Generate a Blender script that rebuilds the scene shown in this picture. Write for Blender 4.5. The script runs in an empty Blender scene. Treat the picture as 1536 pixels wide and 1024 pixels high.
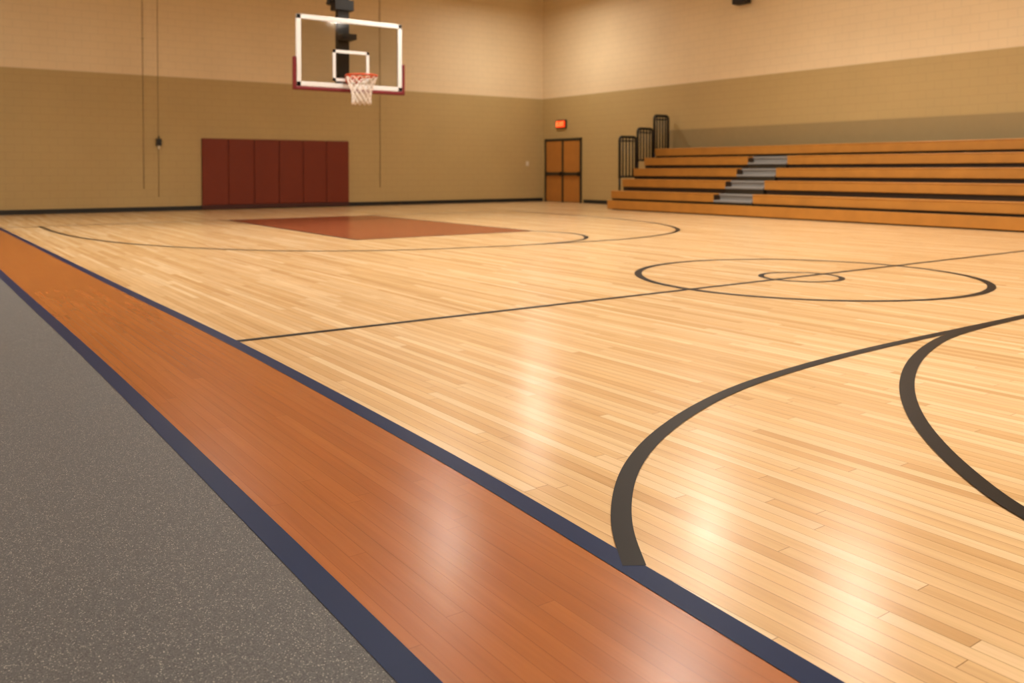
import bpy, bmesh, math, random
from mathutils import Vector, Matrix
random.seed(4)
sc=bpy.context.scene
sc.view_settings.view_transform='Standard'
sc.view_settings.look='None'
def lin(c):
    return tuple((x/255/12.92 if x/255<=.04045 else ((x/255+.055)/1.055)**2.4) for x in c)+(1,)
# ---------------------------------------------------------------- materials
def newmat(name):
    m=bpy.data.materials.new(name); m.use_nodes=True
    nt=m.node_tree; b=nt.nodes['Principled BSDF']
    return m,nt,b
class N:
    def __init__(s,nt): s.nt=nt
    def node(s,t,**k):
        n=s.nt.nodes.new(t)
        for a,v in k.items(): setattr(n,a,v)
        return n
    def link(s,a,b): s.nt.links.new(a,b)
    def math(s,op,a,b=None,c=None,clamp=False):
        n=s.nt.nodes.new('ShaderNodeMath'); n.operation=op; n.use_clamp=clamp
        for i,v in enumerate((a,b,c)):
            if v is None: continue
            if isinstance(v,(int,float)): n.inputs[i].default_value=v
            else: s.link(v,n.inputs[i])
        return n.outputs[0]
    def mix(s,f,a,b,bt='MIX'):
        n=s.nt.nodes.new('ShaderNodeMix'); n.data_type='RGBA'; n.blend_type=bt
        for i,v in ((0,f),(6,a),(7,b)):
            if isinstance(v,(int,float)): n.inputs[i].default_value=v
            elif isinstance(v,tuple): n.inputs[i].default_value=v
            else: s.link(v,n.inputs[i])
        return n.outputs[2]
    def comb(s,x,y,z):
        n=s.nt.nodes.new('ShaderNodeCombineXYZ')
        for i,v in enumerate((x,y,z)):
            if isinstance(v,(int,float)): n.inputs[i].default_value=v
            else: s.link(v,n.inputs[i])
        return n.outputs[0]
    def noise(s,vec,scale=1,detail=3,rough=.5):
        n=s.nt.nodes.new('ShaderNodeTexNoise'); n.inputs['Scale'].default_value=scale
        n.inputs['Detail'].default_value=detail; n.inputs['Roughness'].default_value=rough
        s.link(vec,n.inputs['Vector']); return n.outputs['Fac']
    def white(s,vec):
        n=s.nt.nodes.new('ShaderNodeTexWhiteNoise'); n.noise_dimensions='3D'
        s.link(vec,n.inputs['Vector']); return n.outputs['Value']
    def ramp(s,f,stops):
        n=s.nt.nodes.new('ShaderNodeValToRGB'); e=n.color_ramp.elements
        while len(e)<len(stops): e.new(.5)
        for i,(p,c) in enumerate(stops): e[i].position=p; e[i].color=c
        s.link(f,n.inputs[0]); return n.outputs[0]
    def bump(s,h,strength,dist,bsdf):
        n=s.nt.nodes.new('ShaderNodeBump'); n.inputs['Strength'].default_value=strength
        n.inputs['Distance'].default_value=dist
        s.link(h,n.inputs['Height']); s.link(n.outputs[0],bsdf.inputs['Normal'])
def simple(name,col,rough=.5,metal=0,var=.06,scale=6,spec=.5):
    m,nt,b=newmat(name); n=N(nt)
    tc=n.node('ShaderNodeTexCoord')
    f=n.noise(tc.outputs['Object'],scale,4)
    c=lin(col)
    a=tuple(x*(1-var) for x in c[:3])+(1,); d=tuple(min(1,x*(1+var)) for x in c[:3])+(1,)
    n.link(n.mix(f,a,d),b.inputs['Base Color'])
    b.inputs['Roughness'].default_value=rough; b.inputs['Metallic'].default_value=metal
    b.inputs['Specular IOR Level'].default_value=spec
    return m
def plank_mat(name,stops,w=.057,L=1.9,rough=.27,seam=.45,grain=.12,spec=.5):
    m,nt,b=newmat(name); n=N(nt)
    g=n.node('ShaderNodeNewGeometry'); sp=n.node('ShaderNodeSeparateXYZ'); n.link(g.outputs['Position'],sp.inputs[0])
    X,Y=sp.outputs[0],sp.outputs[1]
    xs=n.math('DIVIDE',X,w); row=n.math('FLOOR',xs); fx=n.math('FRACT',xs)
    rr=n.white(n.comb(row,3.3,0))
    r2=n.white(n.comb(row,9.1,5))
    Lr=n.math('MULTIPLY_ADD',r2,.9,L*.7)
    ys=n.math('ADD',n.math('DIVIDE',Y,Lr),n.math('MULTIPLY',rr,37.0))
    pl=n.math('FLOOR',ys); fy=n.math('FRACT',ys)
    rnd=n.white(n.comb(row,pl,1.7))
    base=n.ramp(rnd,stops)
    gv=n.comb(n.math('MULTIPLY',X,95),n.math('MULTIPLY',Y,2.6),n.math('MULTIPLY',rnd,50))
    gr=n.noise(gv,1.0,6,.65)
    gv2=n.comb(n.math('MULTIPLY',X,20),n.math('MULTIPLY',Y,.9),n.math('MULTIPLY',rnd,90))
    gr2=n.noise(gv2,1.0,2,.5)
    k=n.math('ADD',n.math('MULTIPLY_ADD',gr,grain,1-grain/2),n.math('MULTIPLY_ADD',gr2,grain*1.2,-grain*.6))
    ex=n.math('MINIMUM',fx,n.math('SUBTRACT',1.0,fx))
    sx=n.math('LESS_THAN',ex,.02)
    ey=n.math('MULTIPLY',n.math('MINIMUM',fy,n.math('SUBTRACT',1.0,fy)),Lr)
    sy=n.math('LESS_THAN',ey,.0014)
    s=n.math('MAXIMUM',sx,sy)
    k2=n.math('MULTIPLY',k,n.math('MULTIPLY_ADD',s,-seam,1.0))
    kc=n.comb(k2,n.math('POWER',k2,1.15),n.math('POWER',k2,1.4))
    col=n.mix(1.0,base,kc,'MULTIPLY')
    n.link(col,b.inputs['Base Color'])
    rn=n.noise(n.comb(n.math('MULTIPLY',X,3),n.math('MULTIPLY',Y,3),0),1,3)
    n.link(n.math('MULTIPLY_ADD',rn,.06,rough-.03),b.inputs['Roughness'])
    h=n.math('ADD',n.math('MULTIPLY',s,-1.0),n.math('MULTIPLY',rnd,.35))
    n.bump(h,.25,.0006,b)
    b.inputs['IOR'].default_value=1.45; b.inputs['Specular IOR Level'].default_value=spec
    return m
M={}
M['maple']=plank_mat('maple_wood',[(0,lin((198,158,108))),(.25,lin((211,173,123))),(.75,lin((217,182,136))),(1,lin((226,196,154)))],grain=.3,seam=.52,spec=.5,rough=.24)
M['orange']=plank_mat('orange_stain',[(0,lin((157,87,30))),(1,lin((164,94,36)))],seam=.25,grain=.3,rough=.26,spec=.4)
M['key']=plank_mat('rust_stain',[(0,lin((142,74,46))),(1,lin((152,82,52)))],seam=.2,grain=.1,rough=.22,spec=.5)
M['blue']=simple('navy_line_paint',(4,30,70),.42,spec=.12)
M['black']=simple('black_line_paint',(22,19,17),.42,var=.12,scale=30,spec=.12)
def rubber():
    m,nt,b=newmat('speckled_rubber'); n=N(nt)
    g=n.node('ShaderNodeNewGeometry')
    def speck(scale,th):
        v=n.node('ShaderNodeTexVoronoi'); v.inputs['Scale'].default_value=scale; n.link(g.outputs['Position'],v.inputs['Vector'])
        s=n.node('ShaderNodeSeparateColor'); n.link(v.outputs['Color'],s.inputs[0])
        a=n.math('GREATER_THAN',s.outputs[0],th)
        d=n.math('LESS_THAN',v.outputs['Distance'],.42)
        return n.math('MULTIPLY',a,d),s.outputs[1]
    s1,r1=speck(260,.84); s2,r2=speck(450,.76)
    f=n.noise(g.outputs['Position'],220,4,.7)
    base=n.ramp(f,[(.3,lin((58,58,60))),(.7,lin((104,103,103)))])
    c=n.mix(n.math('MULTIPLY',s2,n.math('MULTIPLY',r2,.7)),base,lin((160,157,150)))
    c=n.mix(n.math('MULTIPLY',s1,n.math('MULTIPLY_ADD',r1,.6,.2)),c,lin((205,200,188)))
    n.link(c,b.inputs['Base Color']); b.inputs['Roughness'].default_value=.55
    b.inputs['Specular IOR Level'].default_value=.28
    n.bump(f,.35,.001,b)
    return m
M['rubber']=rubber()
def wallmat(name,axis,z=3.84):
    m,nt,b=newmat(name); n=N(nt)
    g=n.node('ShaderNodeNewGeometry'); sp=n.node('ShaderNodeSeparateXYZ'); n.link(g.outputs['Position'],sp.inputs[0])
    A=sp.outputs[axis]; Z=sp.outputs[2]
    f=n.math('GREATER_THAN',Z,z)
    mott=n.noise(g.outputs['Position'],.9,3)
    c=n.mix(f,lin((182,157,106)),lin((229,208,171)))
    zr=n.math('FRACT',n.math('DIVIDE',Z,.2033)); row=n.math('FLOOR',n.math('DIVIDE',Z,.2033))
    off=n.math('MULTIPLY',n.math('MODULO',row,2.0),.5)
    xr=n.math('FRACT',n.math('ADD',n.math('DIVIDE',A,.4066),off))
    j=n.math('MAXIMUM',n.math('LESS_THAN',zr,.05),n.math('LESS_THAN',xr,.025))
    k=n.math('MULTIPLY',n.math('MULTIPLY_ADD',j,-.14,1.0),n.math('MULTIPLY_ADD',mott,.12,.94))
    c=n.mix(1.0,c,n.comb(k,k,k),'MULTIPLY')
    n.link(c,b.inputs['Base Color']); b.inputs['Roughness'].default_value=.6
    n.bump(n.math('MULTIPLY',j,-1.0),.4,.003,b)
    return m
M['wallN']=wallmat('painted_block_ns',0); M['wallE']=wallmat('painted_block_ew',1)
M['ceil']=simple('ceiling_deck_paint',(196,188,172),.8)
M['base']=simple('black_vinyl',(22,24,25),.4)
M['seat']=simple('varnished_bleacher_wood',(178,121,50),.4,var=.2,scale=3)
M['riser']=simple('dark_bleacher_steel',(56,38,22),.6)
M['step']=simple('grey_step_plastic',(140,138,136),.5)
M['steel']=simple('black_steel',(16,15,15),.4,var=.1)
M['pad']=simple('maroon_vinyl_pad',(116,46,26),.5,var=.06,spec=.3)
M['padseam']=simple('maroon_seam',(66,22,12),.6)
M['white']=simple('white_enamel',(225,227,228),.35,var=.02)
M['net']=simple('white_nylon_cord',(235,228,220),.7,var=.03)
M['rim']=simple('orange_rim_steel',(200,76,36),.35)
M['maroon']=simple('maroon_edge_padding',(112,18,26),.5)
M['door']=simple('oak_door_veneer',(176,116,50),.4,var=.15,scale=4)
M['frame']=simple('dark_bronze_frame',(46,38,26),.45)
M['plate']=simple('ivory_plate',(215,205,180),.4)
M['wallshade']=simple('olive_wall_shade',(150,129,88),.6)  # darker wall tone: shadow behind the bleachers put into the colour
M['conduit']=simple('painted_conduit',(160,140,104),.5)
M['speaker']=simple('dark_grille',(34,30,28),.7)
M['house']=simple('fixture_aluminium',(180,180,180),.35,metal=.8)
def glass():
    m=bpy.data.materials.new('clear_backboard_glass'); m.use_nodes=True; nt=m.node_tree; nt.nodes.clear(); n=N(nt)
    o=n.node('ShaderNodeOutputMaterial'); t=n.node('ShaderNodeBsdfTransparent'); t.inputs[0].default_value=(.86,.87,.86,1)
    g=n.node('ShaderNodeBsdfGlossy'); g.inputs['Roughness'].default_value=.05
    mx=n.node('ShaderNodeMixShader'); fr=n.node('ShaderNodeFresnel'); fr.inputs[0].default_value=1.45
    n.link(fr.outputs[0],mx.inputs[0]); n.link(t.outputs[0],mx.inputs[1]); n.link(g.outputs[0],mx.inputs[2]); n.link(mx.outputs[0],o.inputs[0])
    return m
M['glass']=glass()
def emis(name,col,st):
    m,nt,b=newmat(name); b.inputs['Base Color'].default_value=lin(col)
    b.inputs['Emission Color'].default_value=lin(col); b.inputs['Emission Strength'].default_value=st
    return m
M['exit']=emis('exit_sign_red',(240,60,18),.9)
M['exitlet']=emis('exit_letter_glow',(255,150,80),1.6)
M['lens']=emis('lamp_lens',(255,244,228),150)
# ---------------------------------------------------------------- builder
class B:
    def __init__(s,name,parent=None,bevel=0):
        s.name=name; s.bm=bmesh.new(); s.mats=[]; s.parent=parent; s.bevel=bevel
    def mi(s,k):
        if k not in s.mats: s.mats.append(k)
        return s.mats.index(k)
    def box(s,lo,hi,k):
        i=s.mi(k); x0,y0,z0=[min(a,b) for a,b in zip(lo,hi)]; x1,y1,z1=[max(a,b) for a,b in zip(lo,hi)]
        v=[s.bm.verts.new(p) for p in ((x0,y0,z0),(x1,y0,z0),(x1,y1,z0),(x0,y1,z0),(x0,y0,z1),(x1,y0,z1),(x1,y1,z1),(x0,y1,z1))]
        for f in ((0,3,2,1),(4,5,6,7),(0,1,5,4),(1,2,6,5),(2,3,7,6),(3,0,4,7)):
            s.bm.faces.new([v[a] for a in f]).material_index=i
    def ribbon(s,L,R,z,k):
        i=s.mi(k); a=[s.bm.verts.new((p[0],p[1],z)) for p in L]; b=[s.bm.verts.new((p[0],p[1],z)) for p in R]
        for j in range(len(a)-1):
            f=s.bm.faces.new((a[j],b[j],b[j+1],a[j+1])); f.material_index=i
            f.normal_update()
            if f.normal.z<0: f.normal_flip()
    def tube(s,pts,r,k,n=8,closed=False):
        i=s.mi(k); pts=[Vector(p) for p in pts]; m=len(pts); rings=[]
        up=Vector((.13,.21,.97)).normalized()
        for j,p in enumerate(pts):
            if closed: t=pts[(j+1)%m]-pts[(j-1)%m]
            else: t=pts[min(j+1,m-1)]-pts[max(j-1,0)]
            t.normalize(); u=t.cross(up)
            if u.length<.05: u=t.cross(Vector((1,0,0)))
            u.normalize(); w=t.cross(u)
            rings.append([s.bm.verts.new(p+r*(math.cos(a)*u+math.sin(a)*w)) for a in [2*math.pi*q/n for q in range(n)]])
        for j in range(m if closed else m-1):
            A=rings[j];C=rings[(j+1)%m]
            for q in range(n):
                f=s.bm.faces.new((A[q],A[(q+1)%n],C[(q+1)%n],C[q])); f.material_index=i; f.smooth=True
        if not closed:
            for R in (rings[0],rings[-1]):
                s.bm.faces.new(R).material_index=i
    def cone(s,c,r0,r1,z0,z1,k,n=28,caps=True):
        i=s.mi(k); a=[];b=[]
        for q in range(n):
            t=2*math.pi*q/n
            a.append(s.bm.verts.new((c[0]+r0*math.cos(t),c[1]+r0*math.sin(t),z0))); b.append(s.bm.verts.new((c[0]+r1*math.cos(t),c[1]+r1*math.sin(t),z1)))
        for q in range(n):
            f=s.bm.faces.new((a[q],a[(q+1)%n],b[(q+1)%n],b[q])); f.material_index=i; f.smooth=True
        if caps:
            s.bm.faces.new(a).material_index=i; s.bm.faces.new(b).material_index=i
    def done(s):
        me=bpy.data.meshes.new(s.name); bmesh.ops.recalc_face_normals(s.bm,faces=s.bm.faces) if s.bevel>=0 else None
        s.bm.to_mesh(me); s.bm.free()
        for k in s.mats: me.materials.append(M[k])
        o=bpy.data.objects.new(s.name,me); sc.collection.objects.link(o)
        if s.parent: o.parent=s.parent
        if s.bevel>0:
            md=o.modifiers.new('bevel','BEVEL'); md.width=s.bevel; md.segments=2; md.limit_method='ANGLE'
        return o
def empty(name):
    e=bpy.data.objects.new(name,None); sc.collection.objects.link(e); return e
def crom(P,n=10):
    P=[Vector((p[0],p[1],0)) for p in P]; out=[]
    Q=[2*P[0]-P[1]]+P+[2*P[-1]-P[-2]]
    for i in range(1,len(Q)-2):
        p0,p1,p2,p3=Q[i-1:i+3]
        for j in range(n):
            t=j/n
            out.append(.5*((2*p1)+(p2-p0)*t+(2*p0-5*p1+4*p2-p3)*t*t+(3*p1-p0-3*p2+p3)*t**3))
    out.append(P[-1]); return out
def smooth(P,it=6):
    for _ in range(it):
        P=[P[0]]+[(P[i-1]+2*P[i]+P[i+1])/4 for i in range(1,len(P)-1)]+[P[-1]]
    return P
def line(b,P,w,z,k):
    L=[];R=[]
    for i,p in enumerate(P):
        t=(P[min(i+1,len(P)-1)]-P[max(i-1,0)]); t.normalize(); nrm=Vector((-t.y,t.x,0))
        L.append(p+nrm*w/2); R.append(p-nrm*w/2)
    b.ribbon(L,R,z,k)
# ---------------------------------------------------------------- shell
X0,X1,Y0,Y1,ZC=-3.5,19.8,-8.5,25.86,8.6
T=.2
f=B('floor'); f.box((X0-T,Y0-T,-.15),(X1+T,Y1+T,0),'maple'); f.done()
w=B('wall_north'); w.box((X0-T,Y1,0),(X1+T,Y1+T,ZC),'wallN'); w.done()
w=B('wall_south'); w.box((X0-T,Y0-T,0),(X1+T,Y0,ZC),'wallN'); w.done()
w=B('wall_east'); w.box((X1,Y0,0),(X1+T,Y1,ZC),'wallE'); w.done()
w=B('wall_west'); w.box((X0-T,Y0,0),(X0,Y1,ZC),'wallE'); w.done()
w=B('ceiling'); w.box((X0-T,Y0-T,ZC),(X1+T,Y1+T,ZC+.2),'ceil'); w.done()
b=B('baseboard_north',bevel=.006); b.box((X0+.02,Y1-.018,.0),(X1-.02,Y1,.13),'base'); b.done()
b=B('baseboard_east',bevel=.006); b.box((X1-.018,19.6,0),(X1,23.48,.13),'base'); b.done()
b=B('baseboard_west',bevel=.006); b.box((X0,Y0+.02,0),(X0+.018,Y1-.02,.13),'base'); b.done()
b=B('wall_shade_east'); b.box((X1-.015,Y0+.1,.1),(X1,19.35,2.42),'wallshade'); b.done()  # thin added sheet, painted darker to stand in for shadow on the wall
tab=[(-8.4,1.50),(-2,1.62),(.2,1.69),(1.137,1.727),(1.85,1.769),(3.15,1.83),(5.85,1.859),(9.37,1.80),(14,1.74),(20.34,1.66),(25.8,1.58)]
E=crom([(x,y) for y,x in tab],8)
e2=crom([(.86,-8.4),(.87,-2),(.893,.2),(.897,1.2),(.91,3),(.91,6),(.865,11.1),(.82,20),(.80,25.8)],8)
b=B('rubber_walkway_floor'); b.ribbon([Vector((X0+.01,p.y,0)) for p in e2],e2,.003,'rubber'); b.done()
def resample(P,ys):
    out=[]
    for y in ys:
        for i in range(len(P)-1):
            if P[i].y<=y<=P[i+1].y+1e-6:
                t=(y-P[i].y)/(P[i+1].y-P[i].y); out.append(Vector((P[i].x+(P[i+1].x-P[i].x)*t,y,0))); break
    return out
ys=[-8.39+34.1*i/90 for i in range(91)]
Er=resample(E,ys); e2r=resample(e2,ys)
sh=lambda P,d:[Vector((p.x+d,p.y,0)) for p in P]
b=B('orange_border_stripe'); b.ribbon(sh(e2r,.085),sh(Er,-.085),.002,'orange'); b.done()
b=B('navy_line_inner'); b.ribbon(sh(Er,-.085),Er,.0035,'blue'); b.done()
b=B('navy_line_outer'); b.ribbon(e2r,sh(e2r,.085),.0045,'blue'); b.done()
b=B('court_key_paint'); b.ribbon([Vector((6.2,13.2,0)),Vector((6.2,20.2,0))],[Vector((9.9,13.2,0)),Vector((9.9,20.2,0))],.002,'key'); b.done()
b=B('court_line_markings')
V=lambda x,y:Vector((x,y,0))
line(b,[V(1.86,5.833),V(16.9,5.833)],.065,.003,'black')
XC,YM=8.07,5.833
def circ(x,y,r,w,a0=0,a1=2*math.pi,n=96,z=.0034):
    line(b,[V(x+r*math.cos(a0+(a1-a0)*i/n),y+r*math.sin(a0+(a1-a0)*i/n)) for i in range(n+1)],w,z,'black')
circ(XC,YM,1.80,.08); circ(XC-.08,YM-.02,.42,.06,z=.0038)
near=[(1.74,1.83),(1.90,2.06),(2.13,2.30),(2.38,2.50),(2.7,2.69),(3.11,2.87),(3.59,3.02),(4.11,3.11),(4.7,3.17),(5.4,3.20),(6.1,3.205),(7.2,3.21),(8.07,3.215)]
nr=near+[(16.14-x,y) for x,y in near[-2::-1]]
line(b,smooth(crom(nr,8),10),.07,.0042,'black')
n2=[(8.07,3.2),(7.2,3.2),(6.5,3.18),(6.0,3.13),(5.6,3.04),(5.02,2.84),(4.43,2.55),(3.94,2.23),(3.57,1.92),(3.29,1.63),(3.07,1.34),(2.9,.9),(2.85,.2),(2.85,-5)]
line(b,smooth(crom(n2,8),10),.075,.0046,'black')
line(b,smooth(crom([(16.14-x,y) for x,y in n2],8),10),.075,.0046,'black')
fa=[(2.35,20.15),(2.36,18.5),(2.5,16.5),(2.99,14.45),(3.85,12.8),(4.75,11.8),(5.95,11.15),(6.96,10.92),(8.0,10.78),(9.0,10.92),(9.65,11.35),(10.05,12.05),(10.05,12.8),(9.9,13.2)]
line(b,smooth(crom(fa,8),8),.08,.003,'black')
fb=[(8.0,10.8),(9.13,10.72),(10.45,10.82),(12.1,11.55),(13.2,12.9),(13.95,14.82),(14.28,17.54),(14.35,20.15)]
line(b,smooth(crom(fb,8),8),.09,.0034,'black')
line(b,[V(1.67,20.2),V(14.6,20.2)],.08,.0038,'black')
for x in (6.2,9.9): line(b,[V(x,13.2),V(x,20.2)],.055,.0026,'black')
line(b,[V(6.2,13.2),V(9.9,13.2)],.045,.0028,'black')
b.done()
# ---------------------------------------------------------------- wall pads
root=empty('wall_safety_pad')
b=B('pad_panels',root,bevel=.02)
x0,x1=7.21,11.86; pw=(x1-x0)/6
for i in range(6):
    b.box((x0+i*pw+.006,Y1-.07,.14),(x0+(i+1)*pw-.006,Y1-.012,2.1),'pad')
b.done()
b=B('pad_backing',root); b.box((x0,Y1-.03,.13),(x1,Y1-.005,2.09),'padseam'); b.done()
b=B('pad_kick',root,bevel=.01)
b.box((x0,Y1-.06,.02),(x1,Y1-.02,.138),'padseam'); b.done()
# ---------------------------------------------------------------- door
root=empty('door_1')
dy0,dy1=23.57,25.70
b=B('door_frame',root,bevel=.006)
b.box((X1-.05,dy0-.0,0),(X1-.001,dy0+.09,2.33),'frame'); b.box((X1-.05,dy1-.09,0),(X1-.001,dy1,2.33),'frame'); b.box((X1-.05,dy0,2.23),(X1-.001,dy1,2.33),'frame')
b.box((X1-.045,(dy0+dy1)/2-.05,0),(X1-.001,(dy0+dy1)/2+.05,2.25),'frame'); b.done()
b=B('door_leaves',root,bevel=.004)
ym=(dy0+dy1)/2
for a,c in ((dy0+.095,ym-.055),(ym+.055,dy1-.095)):
    b.box((X1-.035,a,.03),(X1-.002,c,2.225),'door')
b.done()
b=B('panic_bars',root,bevel=.006)
for a,c in ((dy0+.1,ym-.06),(ym+.06,dy1-.1)):
    b.box((X1-.10,a,.98),(X1-.07,c,1.09),'frame'); b.box((X1-.10,a,.96),(X1-.03,a+.07,1.11),'frame'); b.box((X1-.10,c-.07,.96),(X1-.03,c,1.11),'frame')
b.done()
root=empty('exit_sign')
b=B('sign_housing',root,bevel=.01); b.box((X1-.08,24.42,2.70),(X1-.001,24.98,3.0),'frame'); b.done()
b=B('sign_face',root); b.box((X1-.09,24.45,2.73),(X1-.078,24.95,2.97),'exit'); b.done()
b=B('sign_letters',root)
def seg(a,c,z0,z1): b.box((X1-.094,a,z0),(X1-.089,c,z1),'exitlet')
yy=24.92
seg(yy-.02,yy,2.77,2.93)
for z in (2.77,2.84,2.91): seg(yy-.09,yy,z,z+.02)
for s_ in (0,1):
    for q in range(5):
        a=yy-.13-q*.018; z=2.77+q*.033 if s_ else 2.93-.028-q*.033
        seg(a-.018,a,z,z+.028)
seg(yy-.27,yy-.25,2.77,2.93)
seg(yy-.36,yy-.34,2.77,2.93); seg(yy-.41,yy-.30,2.91,2.93)
b.done()
def conduit(x,z0,name='wall_conduit'):
    b=B(name); b.tube([(x,Y1-.012,z0),(x,Y1-.012,ZC-.02)],.010,'conduit')
    for z in (z0+.3,z0+2.2,z0+4.2): b.box((x-.03,Y1-.016,z),(x+.03,Y1-.001,z+.025),'conduit')
    b.done()
conduit(5.62,.65); conduit(13.0,.6)
root=empty('divider_pull_switch')
b=B('cable',root); b.tube([(6.02,Y1-.012,.4),(6.02,Y1-.012,ZC-.02)],.008,'conduit'); b.done()
b=B('switch_box',root,bevel=.008); b.box((5.95,Y1-.09,1.86),(6.09,Y1-.001,2.06),'frame'); b.box((5.98,Y1-.11,1.9),(6.06,Y1-.09,1.98),'steel'); b.tube([(6.02,Y1-.05,1.86),(6.02,Y1-.05,1.76)],.03,'plate'); b.tube([(6.02,Y1-.05,2.06),(6.02,Y1-.05,2.14)],.02,'frame'); b.done()
b=B('light_switch',bevel=.004); b.box((19.0,Y1-.02,1.33),(19.12,Y1-.001,1.50),'plate'); b.box((19.05,Y1-.032,1.39),(19.07,Y1-.02,1.44),'white'); b.done()
root=empty('wall_speaker')
b=B('cabinet',root,bevel=.02); b.box((X1-.40,16.05,5.88),(X1-.10,16.5,6.6),'speaker'); b.done()
b=B('bracket',root); b.box((X1-.10,16.2,6.1),(X1-.001,16.35,6.4),'steel'); b.done()
# ---------------------------------------------------------------- bleachers
root=empty('bleachers')
YA,YB=19.2,-7.5; s0,s1=13.98,15.25
xf=[17.25,17.70,18.15,18.60,19.05]; zt=[.56,.90,1.22,1.54,1.83]
b=B('base_board',root,bevel=.008); b.box((17.10,YB,.03),(17.14,YA,.28),'seat'); b.box((17.12,YB,.03),(17.3,YA,.27),'riser'); b.done()
segs=[(YB,s0),(s1,YA)]
b=B('seat_planks',root,bevel=.012)
for i in range(5):
    for a,c in (segs if i<4 else [(YB,YA)]):
        b.box((xf[i],a,zt[i]-.23),(xf[i]+.03,c,zt[i]-.02),'seat')
        b.box((xf[i]-.01,a,zt[i]-.035),(xf[i]+.28,c,zt[i]),'seat')
b.box((19.35,YB,1.79),(19.76,YA,1.82),'riser')
b.done()
b=B('understructure',root)
for i in range(5):
    for a,c in (segs if i<4 else [(YB,YA)]):
        b.box((xf[i]+.05,a+.02,.0),(xf[i]+.09,c-.02,zt[i]-.04),'riser')
        x2=xf[i+1]+.06 if i<4 else 19.76
        b.box((xf[i]+.09,a+.02,zt[i]-.25),(x2,c-.02,zt[i]-.22),'seat')
b.box((19.70,YB,0),(19.76,YA,1.8),'riser')
for y in (YA-.03,YB):
    for i in range(5): b.box((xf[i]+.05,y,0),(19.76 ,y+.03,zt[i]-.05),'riser')
b.done()
b=B('aisle_steps',root,bevel=.008)
for i in range(4):
    za=zt[i]-.17; zb_=zt[i]-.01
    b.box((xf[i]-.02,s0+.02,za-.05),(xf[i]+.24,s1-.02,za),'step'); b.box((xf[i]+.0,s0+.03,0),(xf[i]+.24,s1-.03,za-.05),'frame')
    b.box((xf[i]+.20,s0+.02,zb_-.05),(xf[i]+.45,s1-.02,zb_),'step'); b.box((xf[i]+.23,s0+.03,0),(xf[i]+.44,s1-.03,zb_-.05),'step')
b.done()
def rail(x0,x1,z0,z1):
    b=B('end_guard_rail',root); y=YA+.03; r=.10
    P=[(x0,y,z0),(x0,y,z1-r)]+[(x0+r-r*math.cos(t),y,z1-r+r*math.sin(t)) for t in (.4,.8,1.2,1.57)]+[(x1-r+r*math.sin(t),y,z1-r+r*math.cos(t)) for t in (0,.4,.8,1.2,1.57)]+[(x1,y,z0)]
    b.tube(P,.042,'steel'); b.tube([(x0,y,z0+.05),(x1,y,z0+.05)],.03,'steel'); b.tube([(x0,y,z1-.12),(x1,y,z1-.12)],.022,'steel')
    for i in range(1,5):
        x=x0+(x1-x0)*i/5; b.tube([(x,y,z0+.05),(x,y,z1-.02)],.028,'steel')
    b.tube([(x0,y,z0),(x0,y,max(.3,z0-.4))],.034,'steel'); b.tube([(x1,y,z0),(x1,y,max(.3,z0-.4))],.034,'steel')
    b.done()
rail(17.62,18.28,.92,2.17); rail(18.36,18.98,1.42,2.44); rail(19.06,19.66,1.75,2.86)
# ---------------------------------------------------------------- hoop
root=empty('basketball_hoop')
hy=17.5; hx0,hx1=6.86,9.36; hz0,hz1=2.95,4.47; hc=(hx0+hx1)/2
b=B('backboard_glass',root); b.box((hx0+.05,hy+.02,hz0+.05),(hx1-.05,hy+.03,hz1-.05),'glass'); b.done()
b=B('backboard_frame',root,bevel=.008)
fw=.10
b.box((hx0,hy,hz0),(hx0+fw,hy+.06,hz1),'white'); b.box((hx1-fw,hy,hz0),(hx1,hy+.06,hz1),'white')
b.box((hx0,hy,hz1-fw),(hx1,hy+.06,hz1),'white'); b.box((hx0,hy,hz0),(hx1,hy+.06,hz0+fw),'white'); b.done()
b=B('shooter_square',root)
q0,q1,z0,z1=hc-.43,hc+.43,3.10,3.78; t=.065
b.box((q0,hy+.004,z0),(q0+t,hy+.019,z1),'white'); b.box((q1-t,hy+.004,z0),(q1,hy+.019,z1),'white'); b.box((q0,hy+.004,z1-t),(q1,hy+.019,z1),'white'); b.box((q0,hy+.004,z0),(q1,hy+.019,z0+t),'white'); b.done()
b=B('edge_padding',root,bevel=.02)
b.box((hx0-.05,hy-.015,hz0-.08),(hx1+.05,hy+.09,hz0-.005),'maroon')
b.box((hx0-.07,hy-.015,hz0-.08),(hx0-.005,hy+.09,hz0+.62),'maroon'); b.box((hx1+.005,hy-.015,hz0-.08),(hx1+.07,hy+.09,hz0+.62),'maroon'); b.done()
b=B('rim',root); rr=.33; rc=(hc,hy-.50,3.19)
b.tube([(rc[0]+rr*math.cos(a),rc[1]+rr*math.sin(a),rc[2]) for a in [2*math.pi*i/40 for i in range(40)]],.024,'rim',closed=True)
b.box((hc-.14,hy-.16,3.08),(hc+.14,hy+.0,3.20),'rim'); b.box((hc-.1,hy-.2,3.155),(hc+.1,hy-.1,3.19),'rim')
b.tube([(hc-.1,hy-.02,3.05),(hc-.22,hy-.26,3.18)],.015,'rim'); b.tube([(hc+.1,hy-.02,3.05),(hc+.22,hy-.26,3.18)],.015,'rim')
b.done()
b=B('net',root)
NS=12; rows=7; prof=[.33,.30,.265,.235,.21,.20,.20,.205]
for s_ in range(NS):
    for d in (1,-1):
        pts=[]
        for j in range(rows+1):
            a=2*math.pi*(s_+ d*.5*j)/NS; r=prof[j]; pts.append((rc[0]+r*math.cos(a),rc[1]+r*math.sin(a),rc[2]-.02-j*.085))
        b.tube(pts,.011,'net',n=5)
b.done()
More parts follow.
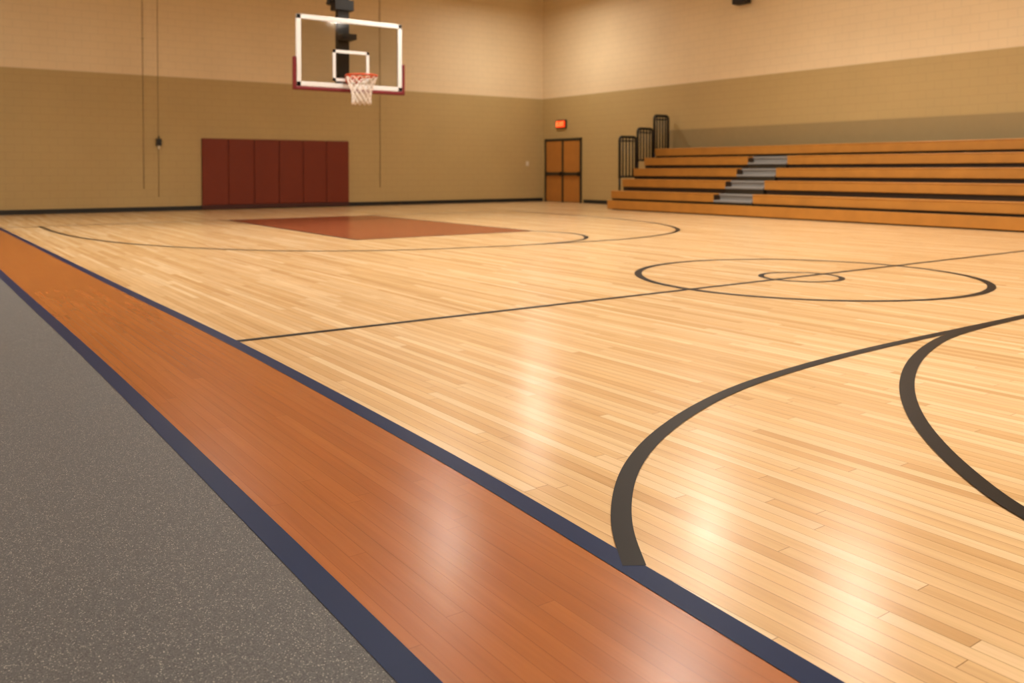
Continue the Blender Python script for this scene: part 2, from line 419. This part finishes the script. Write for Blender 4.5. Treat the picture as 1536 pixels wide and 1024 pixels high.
b=B('support_mast',root)
my=hy+.45
b.box((hc-.13,my-.06,3.0),(hc+.13,my+.10,ZC-.25),'steel')
for z in (3.15,4.1): b.box((hc-.16,hy+.062,z-.06),(hc+.16,my,z+.06),'steel')
b.box((hc-.22,my-.12,4.72),(hc+.22,my+.16,4.95),'steel')
b.tube([(hc-.3,my+.1,4.85),(hc-.02,my+.3,5.6)],.05,'steel'); b.tube([(hc,my,5.0),(hc,my+3.2,ZC-.2)],.06,'steel')
b.tube([(hc-.10,my+.1,4.9),(hc-1.0,my+.3,ZC-.2)],.045,'steel'); b.tube([(hc+.10,my+.1,4.9),(hc+1.0,my+.3,ZC-.2)],.045,'steel')
b.box((hc-1.8,my-.1,ZC-.3),(hc+1.8,my+.6,ZC-.005),'steel'); b.box((hc-.1,my,ZC-.3),(hc+.1,my+3.4,ZC-.005),'steel')
b.done()
# ---------------------------------------------------------------- lamps
ZL=7.2
LP=[(14.3,9.2),(14.8,13.2),(9.6,16.0),(17.0,22.6),(9.6,9.2),(9.6,2.2),(14.5,2.4),(4.5,16.0),(4.5,9.2),(4.5,2.2),(-1.2,12),(-1.2,20),(9.6,-4.8),(3,-4.8)]
for i,(x,y) in enumerate(LP):
    root=empty('high_bay_lamp'); 
    b=B('housing',root); b.cone((x,y),.36,.14,ZL-.02,ZL+.28,'house',caps=False); b.cone((x,y),.13,.13,ZL+.28,ZL+.5,'house'); b.tube([(x,y,ZL+.45),(x,y,ZC-.005)],.012,'steel'); b.done()
    b=B('lens',root); b.cone((x,y),.30,.30,ZL,ZL+.02,'lens'); b.done()
    L=bpy.data.lights.new('lamp_light','AREA'); L.shape='DISK'; L.size=.7; L.energy=95; L.color=(1,.96,.89); L.spread=math.radians(130)
    if i==3: L.energy=40
    o=bpy.data.objects.new('lamp_light',L); o.location=(x,y,ZL-.03); o.parent=root; sc.collection.objects.link(o)
wd=bpy.data.worlds.new('world'); sc.world=wd; wd.use_nodes=True; wd.node_tree.nodes['Background'].inputs[0].default_value=(.9,.85,.75,1); wd.node_tree.nodes['Background'].inputs[1].default_value=.2
# ---------------------------------------------------------------- camera
cam=bpy.data.cameras.new('camera'); co=bpy.data.objects.new('camera',cam); sc.collection.objects.link(co)
co.location=(0,0,1.16); co.rotation_euler=(math.pi/2-.0223,0,-.6176)
cam.sensor_width=36; cam.lens=36*1293.19/1536; cam.shift_y=-(512-284.38)/1536
cam.dof.use_dof=True; cam.dof.focus_distance=3.0; cam.dof.aperture_fstop=3.0
cam.clip_end=200
sc.camera=co
